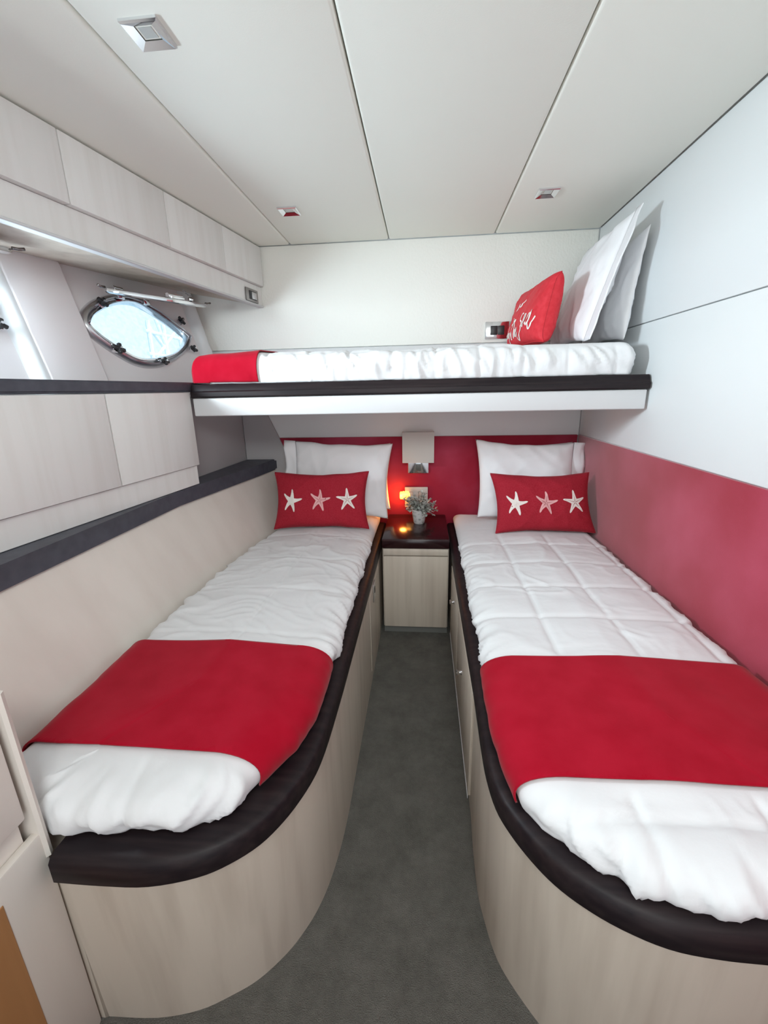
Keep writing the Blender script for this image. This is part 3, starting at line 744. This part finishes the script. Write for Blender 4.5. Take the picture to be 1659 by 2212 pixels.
pt = empty('potted_plant', loc=(-.023, 2.235, .5375), label='grey leafy artificial plant in small speckled pot on the nightstand', cat='plant')
bm = bmesh.new(); lathe(bm, [(.001, 0), (.026, .0), (.030, .006), (.037, .05), (.040, .080), (.037, .080), (.033, .06), (.001, .058)], 28); obj('pot', bm, M['pot'], pt, True, 40)
rnd = random.Random(5); bs = bmesh.new(); bl = bmesh.new()
for k in range(46):
    az = rnd.uniform(0, 6.283); el = rnd.uniform(.12, 1.45); ln = rnd.uniform(.055, .112)*(1.0 if el < .9 else .95)
    dv = Vector((math.cos(az)*math.cos(el), math.sin(az)*math.cos(el)*.8, math.sin(el)))
    p0 = Vector((dv.x*.02, dv.y*.02, .066)); path = []
    for i in range(6):
        t = i/5; path.append(p0+dv*ln*t+Vector((0, 0, -.028*t*t*(1.3-el))))
    tube(bs, path, .0012, 5)
    for i in range(1, 6):
        for q in range(4):
            base = path[i]; la = rnd.uniform(0, 6.283); le = rnd.uniform(-.5, .9); L_ = rnd.uniform(.012, .026)
            t1 = Vector((math.cos(la)*math.cos(le), math.sin(la)*math.cos(le), math.sin(le))); sd = t1.cross(Vector((0, 0, 1))).normalized()*L_*.36
            up_ = sd.cross(t1).normalized()*L_*.12
            V = [bl.verts.new(base), bl.verts.new(base+t1*L_*.5+sd+up_), bl.verts.new(base+t1*L_), bl.verts.new(base+t1*L_*.5-sd+up_), bl.verts.new(base+t1*L_*.5)]
            bl.faces.new((V[0], V[1], V[4])); bl.faces.new((V[1], V[2], V[4])); bl.faces.new((V[2], V[3], V[4])); bl.faces.new((V[3], V[0], V[4]))
props(obj('stems', bs, M['stem'], pt, True), kind='stuff')
props(obj('foliage', bl, M['leaf'], pt), kind='stuff')

# ---------------------------------------------------------------- fittings
def downlight(x, y, label):
    o = empty('downlight', loc=(x, y, ZC), label=label, cat='ceiling light', group='square chrome ceiling downlights')
    bm = bmesh.new(); s = .040
    def sq(h, z): return [(-h, -h, z), (h, -h, z), (h, h, z), (-h, h, z)]
    loft(bm, [sq(s, .002), sq(s, -.005), sq(s-.003, -.008), sq(.0195, -.0015), sq(.0185, .0012)], cap=False)
    obj('bezel', bm, M['chrome'], o)
    bm = bmesh.new(); loft(bm, [sq(.0195, -.0016), sq(.0172, .0012), sq(.0135, .0005)], cap=False); obj('cup', bm, M['lampcup'], o)
    bm = bmesh.new(); box(bm, -.014, .014, -.014, .014, -.0012, .001); obj('lens', bm, M['lampglass'], o)
    return o
for x, y, la in ((-.573, 1.076, 'square chrome ceiling downlight nearest the viewer, upper left'), (-.560, 1.996, 'square chrome ceiling downlight toward the back wall, left of centre'), (.471, 1.974, 'square chrome ceiling downlight above the right side of the bunk')):
    downlight(x, y, la)

ss = empty('wall_socket', loc=(.374, YB-.001, 1.525), label='chrome socket plate on the back wall by the red bunk cushion', cat='socket')
bm = bmesh.new(); box(bm, -.061, .061, -.009, .0005, -.042, .042, bev=.003); obj('plate', bm, M['chrome'], ss, True, 40)
bm = bmesh.new(); box(bm, -.034, .002, -.013, -.008, -.022, .022, bev=.002); obj('rocker', bm, M['black'], ss, True, 40)
bm = bmesh.new(); box(bm, .003, .036, -.013, -.008, -.022, .022, bev=.002); obj('rocker', bm, M['black'], ss, True, 40)

sw = empty('light_switch', mtx=MO @ Matrix.Translation((sy2(2.312), .0072, 1.7165)), label='dark chrome switch plate on the end of the overhead lockers', cat='switch')
bm = bmesh.new(); box(bm, -.056, .056, -.009, -.0005, -.031, .031, bev=.004); obj('plate', bm, M['chrome_dark'], sw, True, 40)
bm = bmesh.new(); box(bm, -.030, .036, -.012, -.008, -.020, .020, bev=.002); obj('rocker', bm, M['black'], sw, True, 40)
bm = bmesh.new(); box(bm, -.010, .034, -.014, -.011, -.017, .015, bev=.002); obj('rocker_cap', bm, M['steel'], sw, True, 40)

# hinged steel deadlights, swung up over the portholes and held by a chain
def deadlight(du, chain, label):
    tilt = Matrix.Translation((CEN.x+.005+du, -.030, .220)) @ Matrix.Rotation(-R(4.7), 4, 'Y') @ Matrix.Rotation(R(28), 4, 'X')
    o = empty('deadlight_cover', mtx=HM @ tilt, label=label, cat='porthole cover', group='folded up steel porthole covers')
    def eye(g, z):
        return [Vector(((q.x-CEN.x)*1.03*g, -.145+(q.z-CEN.y)*1.0*g, z)) for q in pring(.45, 0)]
    bm = bmesh.new(); loft(bm, [eye(1, .0), eye(1.01, -.004), eye(1.01, -.012), eye(.97, -.017), eye(.90, -.012), eye(.88, -.006)]); obj('plate', bm, M['chrome'], o, True, 40)
    for sx in (-1, 1):
        x = sx*.315; bm = bmesh.new(); tube(bm, [(x*.97, -.145, .002), (x*1.03, -.145, .002), (x*1.08, -.150, .006)], .0045, 8); obj('hook', bm, M['chrome_dark'], o, True)
    bm = bmesh.new(); box(bm, -.10, -.02, -.27, -.23, .0, .012, bev=.003); tube(bm, [(-.105, -.25, .012), (-.015, -.25, .012)], .008, 10); obj('latch', bm, M['chrome'], o, True, 40)
    bm = bmesh.new(); lathe(bm, [(.004, 0), (.012, .004), (.012, .012), (.004, .02)], 12, (.185, -.15, 0)); obj('eye_bolt', bm, M['chrome'], o, True, 40)
    if chain:
        bm = bmesh.new(); base = Vector((.185, -.15, .022)); inv = (HM @ tilt).inverted(); tip = inv @ Vector(chain); n = 7
        for i in range(n):
            c = base.lerp(tip, (i+.5)/n); ax = (tip-base).normalized(); s1 = ax.cross(Vector((1, .3, .2))).normalized()
            s2 = ax.cross(s1); s_ = s1 if i % 2 else s2; L_ = (tip-base).length/n*.72
            tube(bm, [c+ax*L_*math.cos(a*.7854)+s_*.005*math.sin(a*.7854) for a in range(9)], .0014, 6)
        obj('chain', bm, M['steel'], o, True)
    return o
deadlight(0, (-1.085, 2.032, 1.692), 'polished steel porthole cover folded up over the far porthole')
deadlight(-.91, None, 'polished steel porthole cover folded up at the left picture edge')

# ---------------------------------------------------------------- outside the porthole
bm = bmesh.new(); box(bm, -40, -1.9, -20, 40, -.5, -.4); o = obj('harbour_water', bm, M['sea']); props(o, kind='structure')
nbh = []
bm = bmesh.new()
for i in range(13):
    t = i/12; a = t*math.pi*.5
    nbh.append([(-3.62-1.6*(1-math.cos(a))-.25*(2.9-z)*.3, 2.0+3.45*math.sin(a)+.1*(z-1.5), z) for z in (-.39, .3, 1.0, 1.7, 2.3, 2.9)])
V = loft(bm, nbh, closed=False)
o = obj('moored_boat', bm, M['gel'], None, True); md = o.modifiers.new('t', 'SOLIDIFY'); md.thickness = .05
props(o, 'pale blue hull of a moored boat seen through the porthole', 'boat')
dk = empty('dock_gantry', loc=(-3.5, 5.8, -.4), label='white lattice dock gantry seen through the right of the porthole', cat='gantry')
def bar(name, p, q, r=.022):
    bm = bmesh.new(); tube(bm, [p, q], r, 8); obj(name, bm, M['dockwhite'], dk, True, 40)
for y in (-.25, .12, .55): bar('post', (0-.05*y, y, 0), (0-.05*y, y, 2.55), .028)
for z in (2.15, 2.42): bar('rail', (.02, -.35, z), (-.05, .8, z))
bar('brace', (0, -.25, 2.05), (-.02, .5, 2.55)); bar('brace', (0, .5, 1.9), (-.02, -.2, 2.5)); bar('brace', (0, -.05, 2.6), (0, .3, 1.9))
